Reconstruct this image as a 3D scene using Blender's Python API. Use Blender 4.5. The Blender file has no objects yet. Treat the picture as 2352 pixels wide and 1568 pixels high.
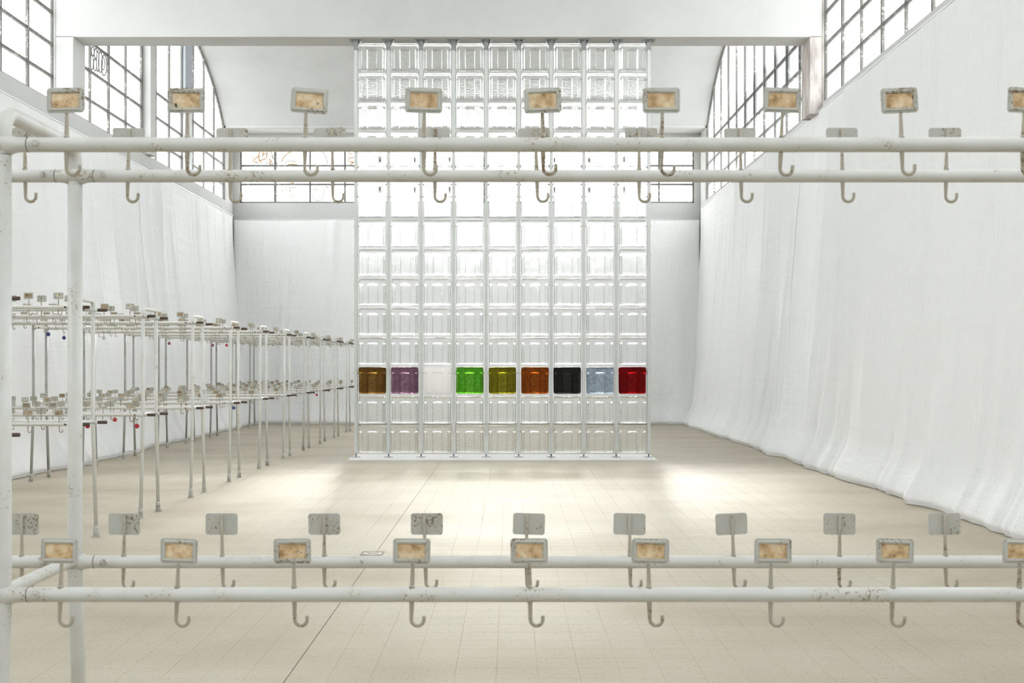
import bpy, math, random
import numpy as np
from mathutils import Vector, Matrix

# ------------------------------------------------------------------ camera, sky, sun, exposure
SC = bpy.context.scene
COL = SC.collection
F, CX, HY, HC = 2800.0, 1171.0, 836.5, 1.3        # focal length in px, vanishing point, eye height


def at(px, py, Y):
    """world point seen at a photo pixel, at a known distance Y"""
    return Vector(((px - CX) * Y / F, Y, HC - (py - HY) * Y / F))


cam_d = bpy.data.cameras.new('camera')
cam = bpy.data.objects.new('camera', cam_d)
COL.objects.link(cam)
cam.location = (0, 0, HC)
cam.rotation_euler = (math.pi / 2, 0, 0)
cam_d.sensor_width = 36
cam_d.lens = F * 36 / 2352
cam_d.shift_x = (1176 - CX) / 2352
cam_d.shift_y = (HY - 784) / 2352
cam_d.clip_start = 0.05
cam_d.clip_end = 200
cam_d.dof.use_dof = True
cam_d.dof.focus_distance = 15.0
cam_d.dof.aperture_fstop = 14
SC.camera = cam

world = bpy.data.worlds.new('overcast_sky')
SC.world = world
world.use_nodes = True
bg = world.node_tree.nodes['Background']
bg.inputs[0].default_value = (0.955, 0.98, 1.0, 1)
bg.inputs[1].default_value = 6.0

sun_d = bpy.data.lights.new('sun', 'SUN')
sun = bpy.data.objects.new('sun', sun_d)
COL.objects.link(sun)
sun_d.energy = 9.0
sun_d.angle = math.radians(10.0)
sun_d.color = (1.0, 0.955, 0.88)
sun.rotation_euler = Vector((0.0, -0.945, -0.330)).to_track_quat('-Z', 'Y').to_euler()
sun.location = (0, 40, 15)

SC.view_settings.view_transform = 'Standard'
SC.view_settings.look = 'None'
SC.view_settings.gamma = 1
SC.view_settings.use_curve_mapping = False
SC.view_settings.exposure = 0.42
SC.cycles.max_bounces = 10
SC.cycles.diffuse_bounces = 3
SC.cycles.glossy_bounces = 4
SC.cycles.transmission_bounces = 8
SC.cycles.transparent_max_bounces = 24
SC.cycles.sample_clamp_indirect = 8
SC.cycles.use_denoising = True
SC.cycles.use_light_tree = False


# ------------------------------------------------------------------ material helpers
def newmat(name):
    m = bpy.data.materials.new(name)
    m.use_nodes = True
    nt = m.node_tree
    for n in list(nt.nodes):
        nt.nodes.remove(n)
    out = nt.nodes.new('ShaderNodeOutputMaterial')
    return m, nt, out


def N(nt, kind, **kw):
    n = nt.nodes.new(kind)
    for k, v in kw.items():
        if k in n.inputs:
            n.inputs[k].default_value = v
        else:
            setattr(n, k, v)
    return n


def L(nt, a, b):
    nt.links.new(a, b)


def ramp(nt, fac, stops):
    r = nt.nodes.new('ShaderNodeValToRGB')
    el = r.color_ramp.elements
    while len(el) < len(stops):
        el.new(0.5)
    for e, (p, c) in zip(el, stops):
        e.position = p
        e.color = (*c, 1) if len(c) == 3 else c
    L(nt, fac, r.inputs[0])
    return r


def coords(nt, obj=False, scale=(1, 1, 1), rand=False):
    """world position (or object space), optionally shifted by the object's own random number"""
    if obj:
        src = nt.nodes.new('ShaderNodeTexCoord').outputs['Object']
    else:
        src = nt.nodes.new('ShaderNodeNewGeometry').outputs['Position']
    mp = nt.nodes.new('ShaderNodeMapping')
    mp.inputs['Scale'].default_value = scale
    L(nt, src, mp.inputs[0])
    if rand:
        oi = nt.nodes.new('ShaderNodeObjectInfo')
        mul = N(nt, 'ShaderNodeMath', operation='MULTIPLY')
        mul.inputs[1].default_value = 137.0
        L(nt, oi.outputs['Random'], mul.inputs[0])
        cb = nt.nodes.new('ShaderNodeCombineXYZ')
        for i in range(3):
            L(nt, mul.outputs[0], cb.inputs[i])
        L(nt, cb.outputs[0], mp.inputs['Location'])
    return mp.outputs[0]


def noise(nt, vec, scale, detail=4, rough=0.55):
    n = N(nt, 'ShaderNodeTexNoise', Scale=scale, Detail=detail, Roughness=rough)
    L(nt, vec, n.inputs['Vector'])
    return n.outputs['Fac']


def mixc(nt, fac, a, b):
    m = nt.nodes.new('ShaderNodeMix')
    m.data_type = 'RGBA'
    for sock, v in ((0, fac), (6, a), (7, b)):
        if hasattr(v, 'links'):
            L(nt, v, m.inputs[sock])
        elif sock == 0:
            m.inputs[0].default_value = v
        else:
            m.inputs[sock].default_value = (*v, 1)
    return m.outputs[2]


def principled(nt, out, color, rough=0.5, bump=None, bump_str=0.2, bump_dist=0.01, metallic=0.0, spec=0.5):
    p = nt.nodes.new('ShaderNodeBsdfPrincipled')
    if hasattr(color, 'links'):
        L(nt, color, p.inputs['Base Color'])
    else:
        p.inputs['Base Color'].default_value = (*color, 1)
    if hasattr(rough, 'links'):
        L(nt, rough, p.inputs['Roughness'])
    else:
        p.inputs['Roughness'].default_value = rough
    p.inputs['Metallic'].default_value = metallic
    p.inputs['Specular IOR Level'].default_value = spec
    if bump is not None:
        b = N(nt, 'ShaderNodeBump', Strength=bump_str, Distance=bump_dist)
        L(nt, bump, b.inputs['Height'])
        L(nt, b.outputs[0], p.inputs['Normal'])
    L(nt, p.outputs[0], out.inputs[0])
    return p


M = {}


def mk_plaster(name, base, dirt, dirt_lo, dirt_hi, zs=1.0, sc=1.3):
    m, nt, out = newmat(name)
    v = coords(nt, scale=(1, 1, zs))
    n1 = noise(nt, v, sc, 3, 0.65)
    c = ramp(nt, n1, [(dirt_lo, base), (dirt_hi, dirt)])
    dif = N(nt, 'ShaderNodeBsdfDiffuse', Roughness=0.3)
    L(nt, c.outputs[0], dif.inputs[0])
    L(nt, dif.outputs[0], out.inputs[0])
    M[name] = m


mk_plaster('plaster', (0.69, 0.688, 0.672), (0.645, 0.642, 0.622), 0.45, 0.75)
mk_plaster('plaster_stained', (0.70, 0.66, 0.62), (0.30, 0.25, 0.22), 0.40, 0.72, 0.22, 7.0)

m, nt, out = newmat('peeling_paint')       # white paint flaked off high up, bare grey showing
sep = nt.nodes.new('ShaderNodeSeparateXYZ')
geo = nt.nodes.new('ShaderNodeNewGeometry')
L(nt, geo.outputs['Position'], sep.inputs[0])
f = N(nt, 'ShaderNodeMath', operation='MULTIPLY_ADD')
f.inputs[1].default_value = 2.2
L(nt, noise(nt, coords(nt, scale=(1, 3, 1.2)), 3.0, 4, 0.65), f.inputs[0])
L(nt, sep.outputs[2], f.inputs[2])
mr = N(nt, 'ShaderNodeMapRange')
mr.inputs['From Min'].default_value = 7.42
mr.inputs['From Max'].default_value = 7.44
L(nt, f.outputs[0], mr.inputs['Value'])
principled(nt, out, mixc(nt, mr.outputs[0], (0.78, 0.78, 0.77), (0.42, 0.45, 0.49)), 0.7)
M['peeling'] = m

# floor tile: pale terrazzo with fine dark speckles and tan blotches
m, nt, out = newmat('floor_tile')
v = coords(nt)
blot = noise(nt, coords(nt, scale=(0.7, 1.0, 1)), 0.9, 2, 0.6)
base = ramp(nt, blot, [(0.30, (0.52, 0.472, 0.37)), (0.52, (0.465, 0.41, 0.308)), (0.72, (0.40, 0.33, 0.235))])
vo = N(nt, 'ShaderNodeTexVoronoi', Scale=85.0)
L(nt, v, vo.inputs['Vector'])
spk = ramp(nt, vo.outputs['Distance'], [(0.19, (1, 1, 1)), (0.27, (0, 0, 0))])
sel = ramp(nt, noise(nt, v, 42, 0), [(0.50, (0, 0, 0)), (0.58, (1, 1, 1))])
mul = N(nt, 'ShaderNodeMath', operation='MULTIPLY')
L(nt, spk.outputs[0], mul.inputs[0])
L(nt, sel.outputs[0], mul.inputs[1])
mul2 = N(nt, 'ShaderNodeMath', operation='MULTIPLY')
mul2.inputs[1].default_value = 0.75
L(nt, mul.outputs[0], mul2.inputs[0])
c1 = mixc(nt, mul2.outputs[0], base.outputs[0], (0.12, 0.085, 0.05))
scuff = ramp(nt, noise(nt, coords(nt, scale=(1, 0.35, 1)), 6, 3, 0.7), [(0.62, (0, 0, 0)), (0.74, (0.35, 0.35, 0.35))])
c2 = mixc(nt, scuff.outputs[0], c1, (0.36, 0.31, 0.22))
principled(nt, out, c2, 0.48, spec=0.32)
M['tile'] = m

m, nt, out = newmat('floor_joint')
principled(nt, out, ramp(nt, noise(nt, coords(nt), 3, 3), [(0.42, (0.45, 0.405, 0.31)), (0.70, (0.32, 0.27, 0.19))]).outputs[0], 0.9)
M['joint'] = m

# white cotton sheeting
m, nt, out = newmat('sheeting')
v = coords(nt)
fine = noise(nt, coords(nt, scale=(9, 9, 1.0)), 3.0, 2, 0.6)
cross = noise(nt, coords(nt, scale=(0.7, 0.7, 7.0)), 1.6, 2, 0.55)
add = N(nt, 'ShaderNodeMath', operation='ADD')
L(nt, fine, add.inputs[0])
L(nt, cross, add.inputs[1])
dif = N(nt, 'ShaderNodeBsdfDiffuse')
dif.inputs[0].default_value = (0.93, 0.93, 0.925, 1)
trn = N(nt, 'ShaderNodeBsdfTranslucent')
trn.inputs[0].default_value = (0.86, 0.86, 0.86, 1)
bp = N(nt, 'ShaderNodeBump', Strength=0.3, Distance=0.04)
L(nt, add.outputs[0], bp.inputs['Height'])
L(nt, bp.outputs[0], dif.inputs['Normal'])
mx = N(nt, 'ShaderNodeMixShader')
mx.inputs[0].default_value = 0.05
L(nt, dif.outputs[0], mx.inputs[1])
L(nt, trn.outputs[0], mx.inputs[2])
L(nt, mx.outputs[0], out.inputs[0])
M['sheeting'] = m


def mk_paint(name, col, chip, lo, hi, scale, rand=True, rough=0.38):
    """enamel paint with rusty chips"""
    m, nt, out = newmat(name)
    v = coords(nt, obj=True, rand=rand)
    n1 = noise(nt, v, scale, 3, 0.75)
    n0 = noise(nt, v, scale * 0.09, 1, 0.5)
    mu = N(nt, 'ShaderNodeMath', operation='MULTIPLY')
    L(nt, n1, mu.inputs[0])
    ad = N(nt, 'ShaderNodeMath', operation='ADD')
    ad.inputs[1].default_value = 0.5
    L(nt, n0, ad.inputs[0])
    L(nt, ad.outputs[0], mu.inputs[1])
    fac = ramp(nt, mu.outputs[0], [(lo, (0, 0, 0)), (hi, (1, 1, 1))])
    tone = ramp(nt, n0, [(0.3, col), (0.75, tuple(x * k for x, k in zip(col, (0.93, 0.92, 0.88))))])
    c = mixc(nt, fac.outputs[0], tone.outputs[0], chip)
    principled(nt, out, c, rough)
    M[name] = m


mk_paint('pipe', (0.665, 0.668, 0.64), (0.30, 0.24, 0.17), 0.675, 0.73, 170)
mk_paint('pipe_clean', (0.74, 0.74, 0.71), (0.34, 0.28, 0.21), 0.70, 0.76, 70)
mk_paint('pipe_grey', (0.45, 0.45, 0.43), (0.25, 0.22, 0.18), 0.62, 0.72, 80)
mk_paint('hook', (0.43, 0.395, 0.32), (0.20, 0.13, 0.075), 0.585, 0.68, 130)
mk_paint('holder', (0.52, 0.52, 0.48), (0.21, 0.15, 0.09), 0.60, 0.68, 150)
mk_paint('rust', (0.105, 0.075, 0.06), (0.05, 0.035, 0.03), 0.5, 0.7, 60, rough=0.8)
mk_paint('collar', (0.60, 0.60, 0.57), (0.16, 0.13, 0.10), 0.56, 0.68, 80)
mk_paint('bolt', (0.58, 0.57, 0.53), (0.15, 0.11, 0.08), 0.56, 0.66, 200)
mk_paint('bar', (0.17, 0.168, 0.155), (0.42, 0.41, 0.38), 0.56, 0.66, 22, rough=0.6)

m, nt, out = newmat('seam')
principled(nt, out, (0.10, 0.07, 0.05), 0.9)
M['seam'] = m

# old paper label: cream with brown water stains
m, nt, out = newmat('card')
v = coords(nt, obj=True, rand=True)
st = noise(nt, v, 45, 4, 0.6)
sp = noise(nt, v, 70, 2, 0.4)
c = ramp(nt, st, [(0.36, (0.80, 0.68, 0.48)), (0.52, (0.66, 0.47, 0.26)), (0.68, (0.36, 0.22, 0.10))])
s2 = ramp(nt, sp, [(0.66, (0, 0, 0)), (0.73, (1, 1, 1))])
c2 = mixc(nt, s2.outputs[0], c.outputs[0], (0.05, 0.035, 0.03))
principled(nt, out, c2, 0.75)
M['card'] = m
m, nt, out = newmat('card_far')
oi = nt.nodes.new('ShaderNodeObjectInfo')
cb = ramp(nt, oi.outputs['Random'], [(0.0, (0.80, 0.78, 0.72)), (0.3, (0.72, 0.68, 0.58)), (0.6, (0.55, 0.42, 0.26)), (0.85, (0.32, 0.22, 0.13)), (1.0, (0.66, 0.64, 0.58))])
st = ramp(nt, noise(nt, coords(nt, obj=True, rand=True), 60, 3), [(0.50, (0, 0, 0)), (0.62, (0.7, 0.7, 0.7))])
c2 = mixc(nt, st.outputs[0], cb.outputs[0], (0.14, 0.09, 0.05))
principled(nt, out, c2, 0.75)
M['card_far'] = m


def mk_pane(name, stain=None):
    m, nt, out = newmat(name)
    tr = N(nt, 'ShaderNodeBsdfTransparent')
    tl = N(nt, 'ShaderNodeBsdfTranslucent')
    gl = N(nt, 'ShaderNodeBsdfGlossy', Roughness=0.25)
    tr.inputs[0].default_value = (0.97, 0.98, 0.98, 1)
    tl.inputs[0].default_value = (0.9, 0.9, 0.9, 1)
    a = N(nt, 'ShaderNodeMixShader')
    a.inputs[0].default_value = 0.22
    if stain:
        # smeared grey film left on the inside of the glass in a ragged horizontal band
        z0, z1, y0, y1 = stain
        sep = nt.nodes.new('ShaderNodeSeparateXYZ')
        geo = nt.nodes.new('ShaderNodeNewGeometry')
        L(nt, geo.outputs['Position'], sep.inputs[0])
        nz = noise(nt, coords(nt, scale=(1, 0.9, 1.1)), 3.2, 4, 0.7)
        w = N(nt, 'ShaderNodeMath', operation='MULTIPLY_ADD')
        w.inputs[1].default_value = 1.5
        L(nt, nz, w.inputs[0])
        L(nt, sep.outputs[2], w.inputs[2])
        band = ramp(nt, N(nt, 'ShaderNodeMapRange').outputs[0], [(0, (0, 0, 0)), (1, (1, 1, 1))])
        mr = band.inputs[0].links[0].from_node
        mr.inputs['From Min'].default_value = z0 + 0.75 - 0.6
        mr.inputs['From Max'].default_value = z1 + 0.75 + 0.6
        L(nt, w.outputs[0], mr.inputs['Value'])
        el = band.color_ramp.elements
        while len(el) < 4:
            el.new(0.5)
        for e, (p, q) in zip(el, [(0.28, 0), (0.33, 0.55), (0.62, 0.5), (0.72, 0)]):
            e.position = p
            e.color = (q, q, q, 1)
        # fades out towards the far end of the wall
        my = N(nt, 'ShaderNodeMapRange')
        my.inputs['From Min'].default_value = y1
        my.inputs['From Max'].default_value = y0
        L(nt, sep.outputs[1], my.inputs['Value'])
        mm = N(nt, 'ShaderNodeMath', operation='MULTIPLY')
        L(nt, band.outputs[0], mm.inputs[0])
        L(nt, my.outputs[0], mm.inputs[1])
        df = N(nt, 'ShaderNodeBsdfDiffuse')
        df.inputs[0].default_value = (0.42, 0.42, 0.45, 1)
        mk = N(nt, 'ShaderNodeMixShader')
        L(nt, mm.outputs[0], mk.inputs[0])
    L(nt, tr.outputs[0], a.inputs[1])
    L(nt, tl.outputs[0], a.inputs[2])
    b = N(nt, 'ShaderNodeMixShader')
    b.inputs[0].default_value = 0.03
    L(nt, a.outputs[0], b.inputs[1])
    L(nt, gl.outputs[0], b.inputs[2])
    if stain:
        L(nt, b.outputs[0], mk.inputs[1])
        L(nt, df.outputs[0], mk.inputs[2])
        L(nt, mk.outputs[0], out.inputs[0])
    else:
        L(nt, b.outputs[0], out.inputs[0])
    M[name] = m


mk_pane('pane')
mk_pane('pane_smeared', (5.75, 6.40, 21.5, 25.5))


def mk_glass(name, col, transp=0.36, rough=0.02, ior=1.5, bump=0.42, absorb=None):
    """cast glass with a hammered skin; absorb = colour taken up in the body of the glass"""
    m, nt, out = newmat(name)
    v = coords(nt, obj=True, rand=True)
    nz = noise(nt, v, 62, 2, 0.65)
    b = N(nt, 'ShaderNodeBump', Strength=bump, Distance=0.012)
    L(nt, nz, b.inputs['Height'])
    g = N(nt, 'ShaderNodeBsdfGlass', Roughness=rough, IOR=ior)
    t = N(nt, 'ShaderNodeBsdfTransparent')
    if absorb:
        mott = ramp(nt, noise(nt, v, 24, 3, 0.7), [(0.35, tuple(x * 0.82 for x in col)), (0.62, tuple(min(1, x * 1.06) for x in col))])
        L(nt, mott.outputs[0], g.inputs[0])
        L(nt, mott.outputs[0], t.inputs[0])
        va = N(nt, 'ShaderNodeVolumeAbsorption', Density=absorb[1])
        va.inputs[0].default_value = (*absorb[0], 1)
        L(nt, va.outputs[0], out.inputs['Volume'])
    else:
        g.inputs[0].default_value = (*col, 1)
        t.inputs[0].default_value = (*col, 1)
    L(nt, b.outputs[0], g.inputs['Normal'])
    mx = N(nt, 'ShaderNodeMixShader')
    mx.inputs[0].default_value = transp
    L(nt, g.outputs[0], mx.inputs[1])
    L(nt, t.outputs[0], mx.inputs[2])
    L(nt, mx.outputs[0], out.inputs[0])
    M[name] = m


mk_glass('glass_clear', (0.975, 0.98, 0.975))
GLASS = [('glass_amber', (0.66, 0.56, 0.38), ((0.60, 0.42, 0.05), 18), 'smoky amber brown glass brick'),
         ('glass_plum', (0.76, 0.66, 0.72), ((0.60, 0.40, 0.52), 17), 'dusky plum purple glass brick'),
         ('glass_opal', None, None, 'opaque milk white glass brick'),
         ('glass_green', (0.58, 0.82, 0.38), ((0.38, 0.76, 0.04), 16), 'bright grass green glass brick'),
         ('glass_olive', (0.66, 0.64, 0.26), ((0.58, 0.55, 0.02), 18), 'olive yellow-green glass brick'),
         ('glass_orange', (0.72, 0.48, 0.22), ((0.66, 0.32, 0.02), 20), 'dark orange brown glass brick'),
         ('glass_black', (0.40, 0.41, 0.40), ((0.10, 0.10, 0.10), 22), 'near-black glass brick'),
         ('glass_blue', (0.86, 0.90, 0.94), ((0.62, 0.68, 0.74), 13), 'pale blue-grey glass brick'),
         ('glass_red', (0.72, 0.18, 0.20), ((0.66, 0.02, 0.05), 24), 'deep ruby red glass brick')]
for nm, c, ab, _ in GLASS:
    if c:
        mk_glass(nm, c, transp=0.12, absorb=ab)
m, nt, out = newmat('glass_opal')
d_ = N(nt, 'ShaderNodeBsdfDiffuse')
d_.inputs[0].default_value = (0.95, 0.94, 0.93, 1)
t_ = N(nt, 'ShaderNodeBsdfTranslucent')
t_.inputs[0].default_value = (0.97, 0.955, 0.945, 1)
mx = N(nt, 'ShaderNodeMixShader')
mx.inputs[0].default_value = 0.5
L(nt, d_.outputs[0], mx.inputs[1])
L(nt, t_.outputs[0], mx.inputs[2])
L(nt, mx.outputs[0], out.inputs[0])
M['glass_opal'] = m

m, nt, out = newmat('steel_paint')
principled(nt, out, ramp(nt, noise(nt, coords(nt), 3, 3), [(0.3, (0.70, 0.715, 0.69)), (0.7, (0.64, 0.655, 0.63))]).outputs[0], 0.45)
M['steel'] = m
m, nt, out = newmat('steel_bracket')
principled(nt, out, ramp(nt, noise(nt, coords(nt), 30, 3), [(0.3, (0.42, 0.43, 0.42)), (0.7, (0.30, 0.31, 0.30))]).outputs[0], 0.4, metallic=0.4)
M['bracket'] = m
m, nt, out = newmat('white_plate')
principled(nt, out, ramp(nt, noise(nt, coords(nt), 2, 3), [(0.3, (0.92, 0.925, 0.925)), (0.7, (0.89, 0.895, 0.895))]).outputs[0], 0.35)
M['plate'] = m
m, nt, out = newmat('drain_metal')
principled(nt, out, ramp(nt, noise(nt, coords(nt), 60, 3), [(0.35, (0.40, 0.33, 0.27)), (0.65, (0.22, 0.15, 0.12))]).outputs[0], 0.6)
M['drain'] = m
for nm, c in (('tag_red', (0.55, 0.04, 0.05)), ('tag_blue', (0.05, 0.07, 0.25)), ('tag_clear', (0.62, 0.66, 0.62)), ('tag_plum', (0.28, 0.08, 0.16)), ('wire', (0.16, 0.15, 0.14)),
              ('paper', (0.86, 0.87, 0.86)), ('ink', (0.46, 0.47, 0.50)), ('spray_grey', (0.22, 0.22, 0.21)), ('spray_orange', (0.62, 0.26, 0.06)), ('spray_pale', (0.60, 0.60, 0.46))):
    m, nt, out = newmat(nm)
    nz = noise(nt, coords(nt), 25, 3)
    principled(nt, out, ramp(nt, nz, [(0.3, c), (0.7, tuple(x * 0.85 for x in c))]).outputs[0], 0.55)
    M[nm] = m


# ------------------------------------------------------------------ mesh helpers
class MB:
    def __init__(self):
        self.v, self.f, self.s, self.m = [], [], [], []
        self.mi = 0

    def face(self, idx, smooth=False):
        self.f.append(idx)
        self.s.append(smooth)
        self.m.append(self.mi)

    def hexa(self, p):
        b = len(self.v)
        self.v += [tuple(q) for q in p]
        for q in ((0, 3, 2, 1), (4, 5, 6, 7), (0, 1, 5, 4), (1, 2, 6, 5), (2, 3, 7, 6), (3, 0, 4, 7)):
            self.face([b + i for i in q])
        return self

    def box(self, x0, x1, y0, y1, z0, z1):
        return self.hexa([(x0, y0, z0), (x1, y0, z0), (x1, y1, z0), (x0, y1, z0), (x0, y0, z1), (x1, y0, z1), (x1, y1, z1), (x0, y1, z1)])

    def tube(self, path, r, n=10, caps=True):
        path = [Vector(p) for p in path]
        rs = r if isinstance(r, (list, tuple)) else [r] * len(path)
        b = len(self.v)
        t0 = (path[1] - path[0]).normalized()
        up = Vector((0, 0, 1)) if abs(t0.z) < 0.9 else Vector((1, 0, 0))
        nrm = t0.cross(up).normalized()
        for i, p in enumerate(path):
            a = path[max(i - 1, 0)]
            c = path[min(i + 1, len(path) - 1)]
            t = (c - a).normalized()
            nrm = (nrm - t * nrm.dot(t)).normalized()
            bi = t.cross(nrm)
            for k in range(n):
                an = 2 * math.pi * k / n
                self.v.append(tuple(p + (nrm * math.cos(an) + bi * math.sin(an)) * rs[i]))
        for i in range(len(path) - 1):
            for k in range(n):
                k2 = (k + 1) % n
                self.face([b + i * n + k, b + i * n + k2, b + (i + 1) * n + k2, b + (i + 1) * n + k], True)
        if caps:
            self.face([b + k for k in reversed(range(n))])
            e = b + (len(path) - 1) * n
            self.face([e + k for k in range(n)])
        return self

    def grid(self, P, nu, nv, smooth=True):
        b = len(self.v)
        self.v += [tuple(p) for p in P]
        for i in range(nu - 1):
            for j in range(nv - 1):
                self.face([b + i * nv + j, b + (i + 1) * nv + j, b + (i + 1) * nv + j + 1, b + i * nv + j + 1], smooth)
        return self

    def mesh(self, name, mats):
        me = bpy.data.meshes.new(name)
        me.from_pydata(self.v, [], self.f)
        me.polygons.foreach_set('use_smooth', self.s)
        me.polygons.foreach_set('material_index', self.m)
        for q in (mats if isinstance(mats, (list, tuple)) else [mats]):
            me.materials.append(M[q])
        me.update()
        return me

    def obj(self, name, mats, parent=None, loc=(0, 0, 0)):
        return link(name, self.mesh(name, mats), parent, loc)


def link(name, me, parent=None, loc=(0, 0, 0), rot=None):
    o = bpy.data.objects.new(name, me)
    COL.objects.link(o)
    o.location = loc
    if rot:
        o.rotation_euler = rot
    if parent:
        o.parent = parent
    return o


def tag(o, label=None, cat=None, group=None, kind=None):
    for k, v in (('label', label), ('category', cat), ('group', group), ('kind', kind)):
        if v:
            o[k] = v
    return o


def empty(name, loc=(0, 0, 0), rot=None):
    o = bpy.data.objects.new(name, None)
    COL.objects.link(o)
    o.location = loc
    if rot:
        o.rotation_euler = rot
    o.empty_display_size = 0.1
    return o


def fillet(pts, rad, seg=7):
    pts = [Vector(p) for p in pts]
    out = [pts[0]]
    for i in range(1, len(pts) - 1):
        a, b, c = pts[i - 1], pts[i], pts[i + 1]
        u, w = (a - b).normalized(), (c - b).normalized()
        ang = u.angle(w)
        d = min(rad / math.tan(ang / 2), (a - b).length * 0.49, (c - b).length * 0.49)
        p0, p1 = b + u * d, b + w * d
        for k in range(seg + 1):
            t = k / seg
            out.append((1 - t) ** 2 * p0 + 2 * t * (1 - t) * (b * 0.82 + (p0 + p1) * 0.09) + t * t * p1)
    out.append(pts[-1])
    return out


# ------------------------------------------------------------------ the hall
XL, XR = -6.25, 4.30            # inner faces of the long walls
YB, YF = 27.50, -4.90           # inner faces of the end walls
SILL = 4.90
PITCH = 0.85
BAYS = [(22.05, 17.42, 26.77), (11.95, 7.41, 16.76), (0.05, -3.60, 5.75)]   # vault centre, window start, window end
EA, EB, EZ = 5.18, 2.65, 5.48   # vault ellipse


def vault_z(y, c):
    return EZ + EB * math.sqrt(max(0.0, 1 - ((y - c) / EA) ** 2))


# floor: slab with a tile on every square
TS, TX, TY = 0.174, -0.926, 5.397
slab = MB().box(XL - 0.35, XR + 0.35, YF - 0.35, YB + 0.35, -0.2, -0.0008).obj('floor', 'joint')
tag(slab, 'pale beige speckled tile floor of the hall', 'floor', kind='structure')


def tile_mb(mb, x, y, g=0.0004, left_gap=0.0):
    x0, x1, y0, y1 = x + g + left_gap, x + TS - g, y + g, y + TS - g
    e, zb = 0.0004, -0.0009
    b = len(mb.v)
    mb.v += [(x0, y0, zb), (x1, y0, zb), (x1, y1, zb), (x0, y1, zb), (x0 + e, y0 + e, 0), (x1 - e, y0 + e, 0), (x1 - e, y1 - e, 0), (x0 + e, y1 - e, 0)]
    for q in ((4, 5, 6, 7), (0, 1, 5, 4), (1, 2, 6, 5), (2, 3, 7, 6), (3, 0, 4, 7)):
        mb.face([b + i for i in q])


cells = []
i0, i1 = math.floor((XL - TX) / TS), math.ceil((XR - TX) / TS)
j0, j1 = math.floor((YF - TY) / TS), math.ceil((YB - TY) / TS)
for j in range(j0, j1):
    for i in range(i0, i1):
        x, y = TX + i * TS, TY + j * TS
        yc = y + TS / 2
        vis = yc > 5.0 and abs((x + TS / 2) * F / yc + CX - 1176) < 1190
        cells.append((0 if vis else 1, yc, i, x, y))
cells.sort(key=lambda c: (c[0], c[1]))
one = MB(); tile_mb(one, 0, 0)
one_me = one.mesh('floor_tile', 'tile')
edge = MB(); tile_mb(edge, 0, 0, left_gap=0.0028)
edge_me = edge.mesh('floor_tile_open_joint', 'tile')
rest = MB()
for n, (_, _, i, x, y) in enumerate(cells):
    if n < 300:
        link('floor_tile', edge_me if i == 0 else one_me, slab, (x, y, 0))
    else:
        tile_mb(rest, x, y, left_gap=0.0028 if i == 0 else 0.0)
ro = rest.obj('floor_tiles_field', 'tile', slab)
ro['kind'] = 'stuff'
MB().box(TX - 0.0005, TX + 0.004, YF, YB, -0.0008, -0.0004).obj('open_joint', 'seam', slab)

m, nt, out = newmat('asphalt')
principled(nt, out, ramp(nt, noise(nt, coords(nt), 4, 4), [(0.3, (0.15, 0.15, 0.14)), (0.7, (0.11, 0.11, 0.105))]).outputs[0], 0.9)
M['asphalt'] = m
yard = MB().box(-90, 90, -90, 130, -0.6, -0.25).obj('ground', 'asphalt')  # out of view, added to keep sky light from below off the vaults
tag(yard, 'unseen grey ground outside the hall, added to cut sky light from below', 'ground', kind='structure')

# ceiling: one barrel vault for each bay, with down-stand beams between
def vault(c, y0, y1):
    mb = MB()
    n = 48
    pts = []
    ys = [y0 + (y1 - y0) * (0.5 - 0.5 * math.cos(math.pi * k / n)) for k in range(n + 1)]
    for y in ys:
        z = vault_z(y, c)
        pts += [(XL - 0.35, y, z), (XR + 0.35, y, z)]
    mb.grid([pts[2 * k + s] for k in range(n + 1) for s in (0, 1)], n + 1, 2)
    mb.grid([(p[0], p[1], p[2] + 0.18) for p in pts], n + 1, 2)
    return mb


ceil = vault(BAYS[0][0], 17.10, 26.85)
ceil.box(XL - 0.35, XR + 0.35, 26.80, YB + 0.35, 6.50, 6.72)
ceil = ceil.obj('ceiling', 'plaster')
tag(ceil, 'white plastered barrel-vault ceiling', 'ceiling', kind='structure')
vault(BAYS[1][0], 6.1, 16.9).obj('vault', 'plaster', ceil)
vault(BAYS[2][0], -5.0, 5.9).obj('vault', 'plaster', ceil)
for y0, y1 in ((16.77, 17.25), (5.75, 6.25)):
    MB().box(XL - 0.3, XR + 0.3, y0, y1, 5.803, 7.2).obj('beam', 'plaster', ceil)

# long walls: solid below the sill, pillars between the bays
def side_wall(name, x_in, s, label):
    mb = MB()
    xo = x_in + s * 0.35
    xa, xb = min(x_in, xo), max(x_in, xo)
    mb.box(xa, xb, YF - 0.35, YB + 0.35, -0.2, SILL)
    mb.box(xa, xb, 26.80, YB + 0.35, SILL, 6.8)
    mb.box(xa, xb, YF - 0.35, -3.63, SILL, 8.3)
    w = mb.obj(name, 'plaster')
    tag(w, label, 'wall', kind='structure')
    return w


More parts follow.
